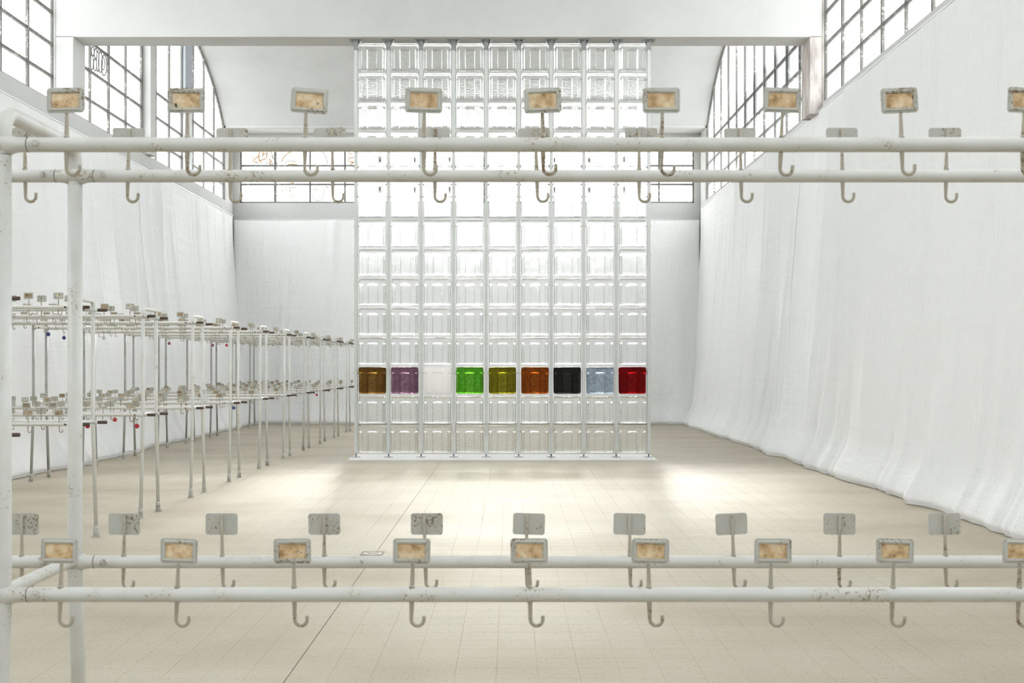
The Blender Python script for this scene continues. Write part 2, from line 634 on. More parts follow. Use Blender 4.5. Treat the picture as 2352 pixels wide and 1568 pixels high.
wl = side_wall('wall_left', XL, -1, 'white left wall below the high windows')
wr = side_wall('wall_right', XR, 1, 'white right wall below the high windows')
for y0, y1 in ((16.77, 17.25), (5.75, 6.25)):
    MB().box(XL - 0.35, XL + 0.24, y0, y1, SILL, 5.81).box(XL - 0.35, XL, y0 - 0.01, y1 + 0.17, SILL, 7.0).obj('pillar', 'plaster', wl)
    MB().box(XR - 0.17, XR + 0.35, y0, y1, SILL - 0.15, 5.81).box(XR, XR + 0.35, y0 - 0.01, y1 + 0.17, SILL, 7.0).obj('pillar', 'plaster_stained' if y0 > 10 else 'plaster', wr)
MB().box(XL - 0.2, XL + 0.10, 20.87, 21.18, SILL, vault_z(21, 22.05)).obj('pillar', 'plaster', wl)
MB().box(XL - 0.2, XL + 0.03, 23.38, 23.86, SILL, vault_z(23.6, 22.05)).obj('pillar', 'peeling', wl)
# end walls
BX0, BX1, BZ0, BZ1 = -6.09, 4.16, 4.94, 6.21
mb = MB()
mb.box(XL - 0.35, XR + 0.35, YB, YB + 0.35, -0.2, BZ0)
mb.box(XL - 0.35, XR + 0.35, YB, YB + 0.35, BZ1, 6.7)
mb.box(XL - 0.35, BX0, YB, YB + 0.35, BZ0, BZ1)
mb.box(BX1, XR + 0.35, YB, YB + 0.35, BZ0, BZ1)
wb = tag(mb.obj('wall_back', 'plaster'), 'white back wall behind the glass brick screen', 'wall', kind='structure')
FX0, FX1, FZ0, FZ1 = XL + 0.45, XR - 0.45, 5.0, 7.4
mb = MB()
mb.box(XL - 0.35, XR + 0.35, YF - 0.35, YF, -0.2, FZ0).box(XL - 0.35, XR + 0.35, YF - 0.35, YF, FZ1, 8.5)
mb.box(XL - 0.35, FX0, YF - 0.35, YF, FZ0, FZ1).box(FX1, XR + 0.35, YF - 0.35, YF, FZ0, FZ1)
wf = tag(mb.obj('wall_front', 'plaster'), 'white wall behind the camera', 'wall', kind='structure')
mb = MB()  # unseen window added behind the camera to brighten the interior
yf = YF - 0.1
mb.box(FX0, FX1, yf - 0.03, yf + 0.03, FZ0, FZ0 + 0.05).box(FX0, FX1, yf - 0.03, yf + 0.03, FZ1 - 0.05, FZ1)
w_fill = tag(mb.obj('window_8', 'bar'), 'unseen high strip window behind the camera, added to let in fill light', 'window', kind='structure')
for k in range(10):
    x = FX0 + (FX1 - FX0) * k / 9
    MB().box(x - 0.025, x + 0.025, yf - 0.03, yf + 0.03, FZ0, FZ1).obj('glazing_bar', 'bar', w_fill)
    if k < 9:
        for q in range(2):
            z0, z1 = FZ0 + (FZ1 - FZ0) * q / 2, FZ0 + (FZ1 - FZ0) * (q + 1) / 2
            MB().box(x, x + (FX1 - FX0) / 9, yf - 0.003, yf + 0.003, z0, z1).obj('pane', 'pane', w_fill)
for q in (1,):
    z = FZ0 + (FZ1 - FZ0) * q / 2
    MB().box(FX0, FX1, yf - 0.022, yf + 0.022, z - 0.02, z + 0.02).obj('glazing_bar', 'bar', w_fill)


# windows
ROWS = [SILL, 5.26, 5.70, 6.14, 9.0]     # three low bars, tall panes above them


def side_window(n, x_in, s, bay, label, fine=True, smeared=False):
    c, y0, y1 = bay
    xw = x_in + s * 0.06
    fr = MB()
    # arched head frame and bottom rail
    K = 40
    P = []
    for k in range(K + 1):
        y = y0 + (y1 - y0) * k / K
        P.append((y, vault_z(y, c)))
    for (ya, za), (yb, zb) in zip(P[:-1], P[1:]):
        xa, xb = xw - 0.025, xw + 0.025
        fr.hexa([(xa, ya, za - 0.045), (xb, ya, za - 0.045), (xb, yb, zb - 0.045), (xa, yb, zb - 0.045), (xa, ya, za + 0.01), (xb, ya, za + 0.01), (xb, yb, zb + 0.01), (xa, yb, zb + 0.01)])
    fr.box(xw - 0.025, xw + 0.025, y0, y1, SILL - 0.005, SILL + 0.03)
    w = tag(fr.obj('window_%d' % n, 'bar'), label, 'window', kind='structure')
    nc = round((y1 - y0) / PITCH)
    for k in range(nc + 1):
        y = y0 + k * PITCH
        h = 0.028 if k % 2 == 0 else 0.019
        MB().box(xw - 0.03, xw + 0.03, y - h, y + h, SILL, vault_z(min(max(y, y0), y1), c) - 0.01).obj('glazing_bar', 'bar', w)
    if fine:
        for z in ROWS[1:-1]:
            t = 1 - ((z - EZ) / EB) ** 2
            if t <= 0.01:
                continue
            r = EA * math.sqrt(t)
            ya, yb = max(y0, c - r), min(y1, c + r)
            if yb - ya > 0.2:
                MB().box(xw - 0.022, xw + 0.022, ya, yb, z - 0.018, z + 0.018).obj('glazing_bar', 'bar', w)
    for k in range(nc):
        ya, yb = y0 + k * PITCH, y0 + (k + 1) * PITCH
        ta, tb = vault_z(ya, c), vault_z(yb, c)
        rows = list(zip(ROWS[:-1], ROWS[1:])) if fine else [(SILL, 9.0)]
        for za, zb in rows:
            a, b = max(za, min(zb, ta)), max(za, min(zb, tb))
            if max(a, b) - za < 0.03:
                continue
            a, b = max(a, za + 0.002), max(b, za + 0.002)
            x0, x1 = xw - 0.003, xw + 0.003
            MB().hexa([(x0, ya, za), (x1, ya, za), (x1, yb, za), (x0, yb, za), (x0, ya, a), (x1, ya, a), (x1, yb, b), (x0, yb, b)]).obj('pane', 'pane_smeared' if smeared else 'pane', w)
    return w


w1 = side_window(1, XL, -1, BAYS[0], 'high arched steel window of the left wall beyond the beam')
w2 = side_window(2, XR, 1, BAYS[0], 'high arched steel window of the right wall beyond the beam with grey smears', smeared=True)
w3 = side_window(3, XL, -1, BAYS[1], 'high steel window of the left wall in front of the beam')
w4 = side_window(4, XR, 1, BAYS[1], 'high steel window of the right wall in front of the beam')
w5 = side_window(5, XL, -1, BAYS[2], 'high steel window of the left wall beside the camera', fine=False)
w6 = side_window(6, XR, 1, BAYS[2], 'high steel window of the right wall beside the camera', fine=False)

yw = YB + 0.06
mb = MB()
mb.box(BX0, BX1, yw - 0.025, yw + 0.025, BZ0, BZ0 + 0.035).box(BX0, BX1, yw - 0.025, yw + 0.025, BZ1 - 0.035, BZ1)
mb.box(BX0, BX0 + 0.035, yw - 0.025, yw + 0.025, BZ0, BZ1).box(BX1 - 0.035, BX1, yw - 0.025, yw + 0.025, BZ0, BZ1)
w7 = tag(mb.obj('window_7', 'bar'), 'long low strip window across the back wall', 'window', kind='structure')
px_ = (BX1 - BX0) / 13
pz_ = (BZ1 - BZ0) / 3
for k in range(1, 13):
    h = 0.028 if k % 3 == 1 else 0.020
    MB().box(BX0 + k * px_ - h, BX0 + k * px_ + h, yw - 0.03, yw + 0.03, BZ0, BZ1).obj('glazing_bar', 'bar', w7)
for k in (1, 2):
    MB().box(BX0, BX1, yw - 0.022, yw + 0.022, BZ0 + k * pz_ - 0.020, BZ0 + k * pz_ + 0.020).obj('glazing_bar', 'bar', w7)
for k in range(13):
    for q in range(3):
        MB().box(BX0 + k * px_, BX0 + (k + 1) * px_, yw - 0.003, yw + 0.003, BZ0 + q * pz_, BZ0 + (q + 1) * pz_).obj('pane', 'pane', w7)

# spray-paint marks on the panes
gm = MB()
ya, yb, za, zb = BAYS[0][1] + PITCH, BAYS[0][1] + 2 * PITCH, 5.70, 6.14
for cx_, cy_, rx, ry in ((305, 580, 45, 215), (330, 270, 40, 130), (400, 650, 46, 175), (415, 330, 40, 140), (480, 550, 40, 300), (560, 570, 60, 300), (670, 660, 82, 300), (640, 610, 52, 185)):
    path = []
    for k in range(29):
        a = 2 * math.pi * k / 28
        x, y = cx_ + rx * math.cos(a), cy_ + ry * math.sin(a)
        u = (x - 230) / 560
        v = (820 + 380 * u - y) / 830
        path.append((XL - 0.055, ya + u * (yb - ya), za + v * (zb - za)))
    gm.tube(path, 0.011, 5, caps=False)
g = gm.obj('graffiti', 'spray_grey', w1)
g['label'] = 'grey bubble-letter graffiti on one pane'
gm = MB()
gp = MB()


def strokes(mbx, lists, r):
    for pl in lists:
        mbx.tube([at(545 + x / 8.553, 340 + y / 8.553, yw - 0.006) for x, y in pl], r, 5)


strokes(gm, [[(440, 75), (428, 140), (425, 240)], [(425, 150), (380, 190), (330, 225), (318, 250), (335, 270), (420, 285)], [(420, 250), (440, 243), (480, 290)],
             [(515, 60), (505, 120), (495, 180)], [(505, 130), (540, 100), (575, 115), (580, 175), (550, 215), (440, 245)], [(590, 60), (575, 180)],
             [(640, 205), (645, 260), (650, 330)], [(665, 240), (690, 330)], [(630, 300), (670, 345)], [(575, 290), (610, 300)],
             [(870, 270), (920, 170), (1000, 100), (1080, 55)], [(990, 330), (1060, 318), (1190, 330)],
             [(2200, 60), (2190, 130), (2260, 115)], [(2290, 185), (2190, 195), (2180, 240), (2220, 275), (2280, 270)], [(2270, 290), (2220, 330)], [(2250, 285), (2295, 290)],
             [(1030, 690), (1060, 678), (1110, 690)], [(1740, 750), (1780, 780)], [(775, 285), (792, 312)]], 0.014)
strokes(gm, [[(880, 838), (900, 842)], [(975, 825), (992, 827)], [(1028, 825), (1042, 860)], [(1042, 935), (1058, 950)], [(1108, 943), (1122, 945)], [(964, 934), (978, 936)]], 0.016)
strokes(gp, [[(660, 60), (680, 160), (720, 215)], [(705, 110), (690, 200)], [(930, 310), (960, 270), (1010, 250), (1160, 270)], [(1680, 60), (1740, 170), (1780, 310)],
             [(940, 760), (1060, 785), (1170, 770)], [(1465, 890), (1490, 980), (1550, 1030), (1630, 1030), (1690, 970), (1705, 830), (1690, 770)], [(1470, 825), (1590, 795)]], 0.013)
g = gm.obj('graffiti', 'spray_orange', w7)
g['label'] = 'orange scribbled spray paint'
g = gp.obj('graffiti', 'spray_pale', w7)
g['label'] = 'pale yellow sprayed curves'


# ------------------------------------------------------------------ cloth hung along the walls
def sm(a, b, x):
    t = np.clip((x - a) / (b - a), 0, 1)
    return t * t * (3 - 2 * t)


def drape_wall(parent, bounds, to_xyz, ztop, o_top, o_bot, seed, density=2.4, toe=0.15, shift=(0, 0)):
    """sheeting along a whole wall, hanging from ztop down onto the floor, cut into its widths at the seams"""
    rng = np.random.default_rng(seed)
    a0, a1 = bounds[0], bounds[-1]
    W = a1 - a0
    vs = np.concatenate([np.linspace(0, 0.86, 64), np.linspace(0.868, 0.97, 16), np.linspace(0.976, 1.0, 7)])
    us, cut = [], [0]
    for k in range(len(bounds) - 1):
        n = max(12, int((bounds[k + 1] - bounds[k]) / 0.042))
        seg = np.linspace(bounds[k], bounds[k + 1], n + 1)
        us.append(seg if k == 0 else seg[1:])
        cut.append(cut[-1] + n)
    u = np.concatenate(us)
    U, V = np.meshgrid(u, vs, indexing='ij')
    H = ztop
    off = o_top + (o_bot - o_top) * V ** 1.6 + toe * np.exp(-((1 - V) * H / 0.27) ** 2)
    # long vertical pleats
    for _ in range(int(W * density)):
        uc = a0 + W * rng.random()
        w = rng.uniform(0.03, 0.16)
        amp = rng.uniform(0.012, 0.06) * (1 if rng.random() < 0.7 else -0.7)
        drift = rng.normal(0, 0.12)
        v0, v1 = sorted(rng.uniform(-0.3, 1.3, 2))
        env = sm(v0 - 0.25, v0 + 0.1, V) * (1 - sm(v1 - 0.1, v1 + 0.25, V))
        off += amp * env * np.exp(-((U - uc - drift * V) / w) ** 2)
    # thin sharp creases
    for _ in range(int(W * 2.5)):
        uc = a0 + W * rng.random()
        v0, v1 = sorted(rng.uniform(-0.2, 1.1, 2))
        env = sm(v0 - 0.05, v0 + 0.1, V) * (1 - sm(v1 - 0.1, v1 + 0.05, V))
        off += rng.uniform(0.009, 0.028) * env * np.exp(-np.abs(U - uc - 0.03 * np.sin(5 * V + uc)) / 0.03)
    # broad sway, stronger towards the floor
    for _ in range(6):
        k = rng.uniform(0.7, 3.2)
        off += rng.uniform(0.006, 0.02) * (0.3 + 1.3 * V) * np.sin(k * U + rng.uniform(0, 6.28) + rng.normal(0, 0.6) * V)
    # puddled hem
    for _ in range(int(W * 2.0)):
        uc = a0 + W * rng.random()
        w = rng.uniform(0.08, 0.40)
        off += rng.uniform(-0.075, 0.10) * np.exp(-((U - uc) / w) ** 2) * sm(0.70, 0.98, V)
    # fold lines across the width, left from the packing
    for _ in range(int(W * 5)):
        vc = rng.random()
        uc = a0 + W * rng.random()
        off += rng.uniform(-0.009, 0.012) * np.exp(-((V - vc - 0.01 * np.sin(1.7 * U + rng.uniform(0, 6))) / 0.014) ** 2) * np.exp(-((U - uc) / rng.uniform(0.4, 1.4)) ** 2)
    Z = H * (1 - V) + 0.004
    off = off - 0.035 * sm(0.988, 1.0, V)
    off = np.maximum(off, 0.012)
    off[:, 0] = o_top
    for k in range(len(bounds) - 1):
        i0, i1 = cut[k], cut[k + 1] + 1
        uu, oo = U[i0:i1].copy(), off[i0:i1].copy()
        # each width laps a little way over the next
        if k % 2 == 0:
            lap = np.exp(-np.minimum(uu - bounds[k], bounds[k + 1] - uu) / 0.03)
            oo += 0.003 * lap
            if k > 0:
                uu[0] -= 0.03
                oo[0] -= 0.004
            if k < len(bounds) - 2:
                uu[-1] += 0.03
                oo[-1] -= 0.004
        X, Y = to_xyz(uu, oo)
        P = np.stack([X + shift[0], Y + shift[1], Z[i0:i1]], -1).reshape(-1, 3)
        MB().grid(P.tolist(), i1 - i0, len(vs)).obj('cloth_panel', 'sheeting', parent)


dr = tag(empty('wall_drape', (3.9, 12, 0)), 'brilliant white sheeting hung along the right wall and trailing on the floor', 'drape')
drape_wall(dr, [-4.2, 3.2, 10.5, 12.7, 17.6, 22.4, 27.1], lambda U, o: (XR - o, U), 4.77, 0.06, 0.40, 101, 2.8, shift=(-3.9, -12))
dl = tag(empty('wall_drape', (-5.6, 12, 0)), 'white sheeting hung along the left wall behind the rows of coat racks', 'drape')
drape_wall(dl, [-4.2, 2.0, 8.4, 14.8, 20.2, 27.1], lambda U, o: (XL + o, U), 4.60, 0.09, 0.58, 202, 2.4, shift=(5.6, -12))
MB().tube([(XR - 0.065, -4.2, 4.775), (XR - 0.065, 27.1, 4.775)], 0.010, 6).obj('hanging_rail', 'plate', dr, (-3.9, -12, 0))
MB().tube([(XL + 0.095, -4.2, 4.606), (XL + 0.095, 27.1, 4.606)], 0.012, 6).obj('hanging_rail', 'plate', dl, (5.6, -12, 0))
db = tag(empty('wall_drape', (-1, 26.5, 0)), 'greyish white sheeting hung across the back wall under the strip window', 'drape')
drape_wall(db, [-6.15, -4.15, -0.9, 1.6, 4.22], lambda U, o: (U, YB - o), 4.52, 0.30, 0.95, 303, 2.0, shift=(1, -26.5))
MB().tube([(-6.1, YB - 0.3, 4.53), (4.1, YB - 0.3, 4.53)], 0.012, 8).obj('hanging_rail', 'steel', db, (1, -26.5, 0))

# ------------------------------------------------------------------ the glass brick screen
GY = 16.95
GS = GY / F
gx = lambda px: (px - CX) * GS
gz = lambda py: HC - (py - HY) * GS
PX0, PPX = gx(818), (gx(1490) - gx(818)) / 9
RZ0, RPZ = gz(1041), (gz(97) - gz(1041)) / 14
scr = tag(empty('glass_brick_screen', (gx(1154), GY, 0)), 'tall screen of clear cast-glass bricks with one row of coloured bricks', 'glass screen')
ox, oy = -gx(1154), -GY


def brick_mesh(seed, mat):
    rng = np.random.default_rng(seed)
    a, b, d = 0.190, 0.186, 0.072
    t = np.array([-1, -.985, -.955, -.91, -.85, -.81, -.79, -.77, -.75, -.70, -.58, -.45, -.39, -.375, -.36, -.345, -.33, -.315, -.30, -.2, 0])
    xs = np.concatenate([t, -t[:-1][::-1]])
    ys = np.array([-1, -.985, -.955, -.91, -.8, -.6, -.4, -.2, 0, .2, .36, .42, .46, .50, .53, .56, .58, .60, .62, .66, .71, .78, .85, .91, .955, .985, 1])
    X, Y = np.meshgrid(xs, ys, indexing='ij')
    cut = 0.10 * np.minimum(1, np.abs(X) / 0.37) ** 5
    low = 1 - sm(0.55 - cut, 0.62 - cut, Y)
    center = (1 - sm(0.315, 0.385, np.abs(X))) * low
    side = sm(0.745, 0.81, np.abs(X)) * (1 - sm(0.52, 0.60, Y))
    front = d - 0.030 * center - 0.034 * side
    back = d - 0.014 * center - 0.022 * side
    e = np.maximum(np.abs(X), np.abs(Y))
    R = 0.13
    rim = np.clip((e - (1 - R)) / R, 0, 1)
    drop = 0.036 * (1 - np.sqrt(np.clip(1 - rim ** 2, 0, 1)))
    wob = sum(rng.normal(0, 0.0012) * np.sin(rng.uniform(2, 6) * X + rng.uniform(0, 6)) * np.sin(rng.uniform(2, 6) * Y + rng.uniform(0, 6)) for _ in range(6))
    front = front - drop + wob
    back = back - drop - wob
    pull = 1 - 0.035 * np.abs(X) ** 10 * np.abs(Y) ** 10
    wx = 1 + rng.normal(0, 0.004) * Y
    PX, PZ = X * a * pull * wx, Y * b * pull + b
    nu, nv = X.shape
    V = np.concatenate([np.stack([PX, -front, PZ], -1).reshape(-1, 3), np.stack([PX, back, PZ], -1).reshape(-1, 3)])
    mb = MB()
    mb.v = V.tolist()
    o2 = nu * nv
    for i in range(nu - 1):
        for j in range(nv - 1):
            q = [i * nv + j, (i + 1) * nv + j, (i + 1) * nv + j + 1, i * nv + j + 1]
            mb.face(q, True)
            mb.face([o2 + k for k in reversed(q)], True)
    ring = [i * nv for i in range(nu)] + [(nu - 1) * nv + j for j in range(1, nv)] + [i * nv + nv - 1 for i in range(nu - 2, -1, -1)] + [j for j in range(nv - 2, 0, -1)]
    for k in range(len(ring)):
        p, q = ring[k], ring[(k + 1) % len(ring)]
        mb.face([q, p, o2 + p, o2 + q], True)
    return mb.mesh('brick', mat)


clear = [brick_mesh(k, 'glass_clear') for k in range(4)]
rr = random.Random(5)
for row in range(14):
    for c in range(9):
        x = PX0 + (c + 0.5) * PPX + rr.uniform(-0.005, 0.005)
        z = RZ0 + row * RPZ + 0.012
        if row == 2:
            me, lab = brick_mesh(50 + c, GLASS[c][0]), GLASS[c][3]
        else:
            me, lab = clear[rr.randrange(4)], None
        o = link('brick', me, scr, (x + ox, rr.uniform(-0.006, 0.006), z), (rr.uniform(-0.008, 0.008), rr.uniform(-0.006, 0.006), rr.uniform(-0.012, 0.012)))
        if lab:
            o['label'] = lab

post = MB()
post.box(-0.021, 0.021, -0.045, 0.045, 0.058, 5.70)
for row in range(14):
    zc = RZ0 + row * RPZ + 0.30
    post.box(-0.036, 0.036, -0.010, 0.010, zc - 0.011, zc + 0.011)
post_me = post.mesh('post', 'steel')
br = MB()
br.box(-0.088, 0.088, -0.085, 0.085, 5.791, 5.802)
br.box(-0.030, 0.030, -0.050, 0.050, 5.655, 5.791)
for sx in (-0.062, 0, 0.062):
    br.tube([(sx, -0.062, 5.768), (sx, -0.062, 5.792)], 0.011, 8)
br.hexa([(-0.030, -0.02, 5.72), (0.030, -0.02, 5.72), (0.030, 0.02, 5.72), (-0.030, 0.02, 5.72), (-0.075, -0.02, 5.79), (0.075, -0.02, 5.79), (0.075, 0.02, 5.79), (-0.075, 0.02, 5.79)])
br_me = br.mesh('bracket', 'bracket')
ft = MB()
ft.tube([(0, 0, 0.062), (0, 0, 0.05), (0, 0, 0.014)], [0.017, 0.014, 0.006], 10)
ft.tube([(0, 0, 0.0125), (0, 0, 0.017)], 0.062, 20)
ft_me = ft.mesh('foot', 'bracket')
for k in range(10):
    x = PX0 + k * PPX + ox
    p = link('post', post_me, scr, (x, 0, 0))
    link('bracket', br_me, p)
    link('foot', ft_me, p)
MB().box(-2.20 + ox, 2.0 + ox, -0.45, 0.58, 0.0, 0.012).obj('base_plate', 'plate', scr)

# ------------------------------------------------------------------ coat racks
ZU, ZL_ = 1.71, 0.87            # rail heights
RW = 0.189                      # half distance between the two rails
RP = 0.0156                     # leg pipe radius
RR = 0.0138                     # rail radius


def leg_mesh(sgn, mat='pipe'):
    mb = MB()
    mb.tube(fillet([(0, sgn * 0.262, 0.0), (0, sgn * RW, ZL_ - 0.03), (0, sgn * RW, 1.70)], 0.12, 4), RP, 14, caps=True)
    return mb.mesh('leg', mat)


def collar_mesh(sgn):
    d = Vector((0, sgn * (RW - 0.262), ZL_)).normalized()
    b = Vector((0, sgn * 0.262, 0))
    mb = MB()
    mb.tube([b, b + d * 0.07, b + d * 0.085], [0.0215, 0.0205, 0.0175], 14)
    mb.tube([b + Vector((0, 0, 0.0005)), b + Vector((0, 0, 0.005))], 0.032, 14)
    return mb.mesh('foot_collar', 'collar')


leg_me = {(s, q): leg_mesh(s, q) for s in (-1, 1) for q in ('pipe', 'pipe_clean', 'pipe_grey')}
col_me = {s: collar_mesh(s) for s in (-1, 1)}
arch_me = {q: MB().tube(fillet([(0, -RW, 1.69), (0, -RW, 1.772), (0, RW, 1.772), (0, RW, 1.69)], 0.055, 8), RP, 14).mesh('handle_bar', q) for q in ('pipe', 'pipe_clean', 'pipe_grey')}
cross_me = MB().tube([(0, -RW, ZL_ + 0.005), (0, -RW + 0.03, ZL_ + 0.005), (0, RW - 0.03, ZL_ + 0.005), (0, RW, ZL_ + 0.005)], [0.017, 0.0125, 0.0125, 0.017], 12).mesh('cross_bar', 'pipe')


def rail_mesh(Lr):
    # from a leg at x = 0 to a leg at x = Lr, flared into the legs, sleeved over a stub at either end
    mb = MB()
    mb.tube([(0.0, 0, 0), (0.015, 0, 0), (0.024, 0, 0), (0.034, 0, 0), (Lr - 0.034, 0, 0), (Lr - 0.024, 0, 0), (Lr - 0.015, 0, 0), (Lr, 0, 0)],
            [0.021, 0.0185, 0.015, RR, RR, 0.015, 0.0185, 0.021], 14)
    return mb.mesh('rail', 'pipe')


seam_me = MB().tube([(0, 0, 0), (0.0012, 0, 0)], RR + 0.0005, 14).mesh('sleeve_seam', 'seam')
bm_ = MB()
bm_.tube([(0, -RR + 0.002, 0), (0, -RR - 0.003, 0), (0, -RR - 0.006, 0)], [0.0072, 0.0072, 0.0055], 6)
bolt_me = bm_.mesh('bolt', 'bolt')

RH = 0.0034


def hook_mesh(d):
    """rod from the label down through the rail, ending in a J to the right"""
    mb = MB()
    r = 0.0118
    pts = [(0, 0, 0.102), (0, 0, 0.05), (0, 0, RR), (0, 0, 0), (0, 0, -RR), (0, 0, -d + r)]
    for k in range(1, 11):
        a = math.pi + math.pi * k / 10
        pts.append((r + r * math.cos(a), 0, -d + r + r * math.sin(a)))
    pts.append((2 * r, 0, -d + r + 0.007))
    mb.tube(pts, [RH] * 2 + [RH * 1.35] * 3 + [RH] * (len(pts) - 5), 8)
    mb.tube([(0, 0, RR - 0.003), (0, 0, RR + 0.006)], [0.0075, 0.0036], 8)
    return mb.mesh('hook', 'hook')


def holder_mesh(name, mats, with_card=False):
    """tin label holder 69 x 46 mm: back plate, bevelled picture-frame rim, four rivets"""
    mb = MB()
    hw, hh = 0.0348, 0.0234
    zc = 0.082
    y0, y1 = -0.0030, -0.0046

    def rr(w, h, y, c):
        return [(-w + c, y, zc - h), (w - c, y, zc - h), (w, y, zc - h + c), (w, y, zc + h - c), (w - c, y, zc + h), (-w + c, y, zc + h), (-w, y, zc + h - c), (-w, y, zc - h + c)]
    rings = [rr(hw, hh, y0, 0.004), rr(hw, hh, y1, 0.004), rr(hw - 0.0035, hh - 0.003, y1, 0.003), rr(hw - 0.006, hh - 0.0055, y1 - 0.0032, 0.0025),
             rr(0.0262, 0.0145, y1 - 0.0026, 0.0008), rr(0.0255, 0.0138, y1 - 0.0002, 0.0006)]
    b = len(mb.v)
    for r in rings:
        mb.v += r
    mb.face([b + k for k in range(8)])
    for i in range(len(rings) - 1):
        for k in range(8):
            k2 = (k + 1) % 8
            mb.face([b + i * 8 + k2, b + i * 8 + k, b + (i + 1) * 8 + k, b + (i + 1) * 8 + k2])
    if with_card:
        mb.mi = 1
    mb.face([b + 40 + k for k in reversed(range(8))])
    mb.mi = 0
    for sx in (-1, 1):
        for sz in (-1, 1):
            x, z = sx * (hw - 0.0048), zc + sz * (hh - 0.0048)
            mb.tube([(x, -0.0018, z), (x, -0.0072, z)], 0.0019, 6)
    return mb.mesh(name, mats)


hook_u, hook_l = hook_mesh(0.056), hook_mesh(0.058)
holder_me = holder_mesh('label_holder', ['holder'])
holder_far = holder_mesh('label_holder', ['holder', 'card_far'], True)
cm = MB()
cm.hexa([(-0.0252, -0.0050, 0.0685), (0.0252, -0.0050, 0.0685), (0.0252, -0.0047, 0.0685), (-0.0252, -0.0047, 0.0685),
         (-0.0252, -0.0050, 0.0955), (0.0252, -0.0050, 0.0950), (0.0252, -0.0047, 0.0950), (-0.0252, -0.0047, 0.0955)])
card_me = cm.mesh('card', 'card')
card_old = cm.mesh('card', 'card_far')

rnd = random.Random(11)
HOOKS = {}


def add_hook(rack, x, y, z, near, upper, detail, key=None):
    h = link('hook', hook_u if upper else hook_l, rack, (x, y, z), (rnd.uniform(-.02, .02), rnd.uniform(-.035, .035), rnd.uniform(-.12, .12)))
    tilt = rnd.gauss(0, 0.018)
    rot = (0, tilt, (0 if near else math.pi) - h.rotation_euler.z + rnd.gauss(0, 0.03))
    lx = rnd.uniform(-0.003, 0.003)
    link('label_holder', holder_me if detail else holder_far, h, (lx, 0, 0), rot)
    if detail and near:
        link('card', card_me if rack is fr else card_old, h, (lx, 0, 0), rot)
    return h


def end_frame(rack, x, mat='pipe'):
    for s in (-1, 1):
        l = link('leg', leg_me[s, mat], rack, (x, 0, 0))
        link('foot_collar', col_me[s], l)
    link('handle_bar', arch_me[mat], rack, (x, 0, 0))
    link('cross_bar', cross_me, rack, (x, 0, 0))


# the rack right in front of the camera: two lengths joined at a frame
FY = (2.278 + 2.655) / 2
FX = -0.947
fr = tag(empty('coat_rack', (FX, FY, 0)), 'large white pipe coat rack right in front of the camera, with rust-stained label cards', 'coat rack')
for x in (-2.2, 0.0, 2.2):
    end_frame(fr, x)
rail22 = rail_mesh(2.2)
for sec in (-2.2, 0.0):
    for z in (ZU, ZL_):
        for s in (-1, 1):
            r = link('rail', rail22, fr, (sec, s * RW, z))
            for e, bx in ((0.047 if s < 0 else 0.042, 0.066), (2.2 - 0.042, 2.2 - 0.066)):
                link('sleeve_seam', seam_me, r, (e, 0, 0))
                link('bolt', bolt_me, r, (bx, 0, 0.001))
NEAR_U = [153, 430, 701, 974, 1247, 1520, 1794, 2071, 2350]
NEAR_L = [139, 407, 676, 946, 1217, 1491, 1770, 2050, 2340]
FAR_U = [58, 294, 529, 764, 999, 1233, 1468, 1702, 1935, 2173]
FAR_L = [50, 284, 511, 745, 977, 1210, 1447, 1685, 1928, 2172]
for lst, near, upper in ((NEAR_U, 1, 1), (NEAR_L, 1, 0), (FAR_U, 0, 1), (FAR_L, 0, 0)):
    Y = FY + (-RW if near else RW)
    for px in lst:
        add_hook(fr, (px - CX) * Y / F - FX, -RW if near else RW, ZU if upper else ZL_, near, upper, True)
    # the length beyond the left edge of the frame carries its hooks at the same pitch
    x0 = (lst[0] - CX) * Y / F - FX
    for k in range(1, 11):
        x = x0 - 0.223 * k
        if -2.12 < x < -0.1:
            add_hook(fr, x, -RW if near else RW, ZU if upper else ZL_, near, upper, True)

# the rows of racks on the left, alike, one behind the other
RXE, RL = -3.12, 2.20
stub = MB()
stub.tube([(0.010, 0, 0), (0.020, 0, 0), (0.036, 0, 0)], [0.019, 0.014, 0.0125], 12)
stub.mi = 1
stub.tube([(0.034, 0, 0), (0.040, 0, 0), (0.102, 0, 0), (0.104, 0, 0)], [0.0115, 0.0122, 0.0122, 0.010], 12)
stub_me = stub.mesh('pipe_stub', ['pipe_clean', 'rust'])
railL = MB()
railL.tube([(0, 0, 0), (0.02, 0, 0), (0.034, 0, 0), (RL - 0.034, 0, 0), (RL - 0.02, 0, 0), (RL, 0, 0)], [0.02, 0.017, RR, RR, 0.017, 0.02], 12)
railL.mi = 1
for bx in (0.066, RL - 0.066):
    railL.tube([(bx, -RR + 0.002, 0), (bx, -RR - 0.006, 0)], 0.0072, 6)
railL_me = railL.mesh('rail', ['pipe_clean', 'rust'])
ORD = ['first', 'second', 'third', 'fourth', 'fifth', 'sixth', 'seventh', 'eighth', 'ninth', 'tenth', 'eleventh', 'twelfth']
RACKY = [10.56 + 1.622 * (i - 1) for i in range(-1, 11)]
hook_at = []
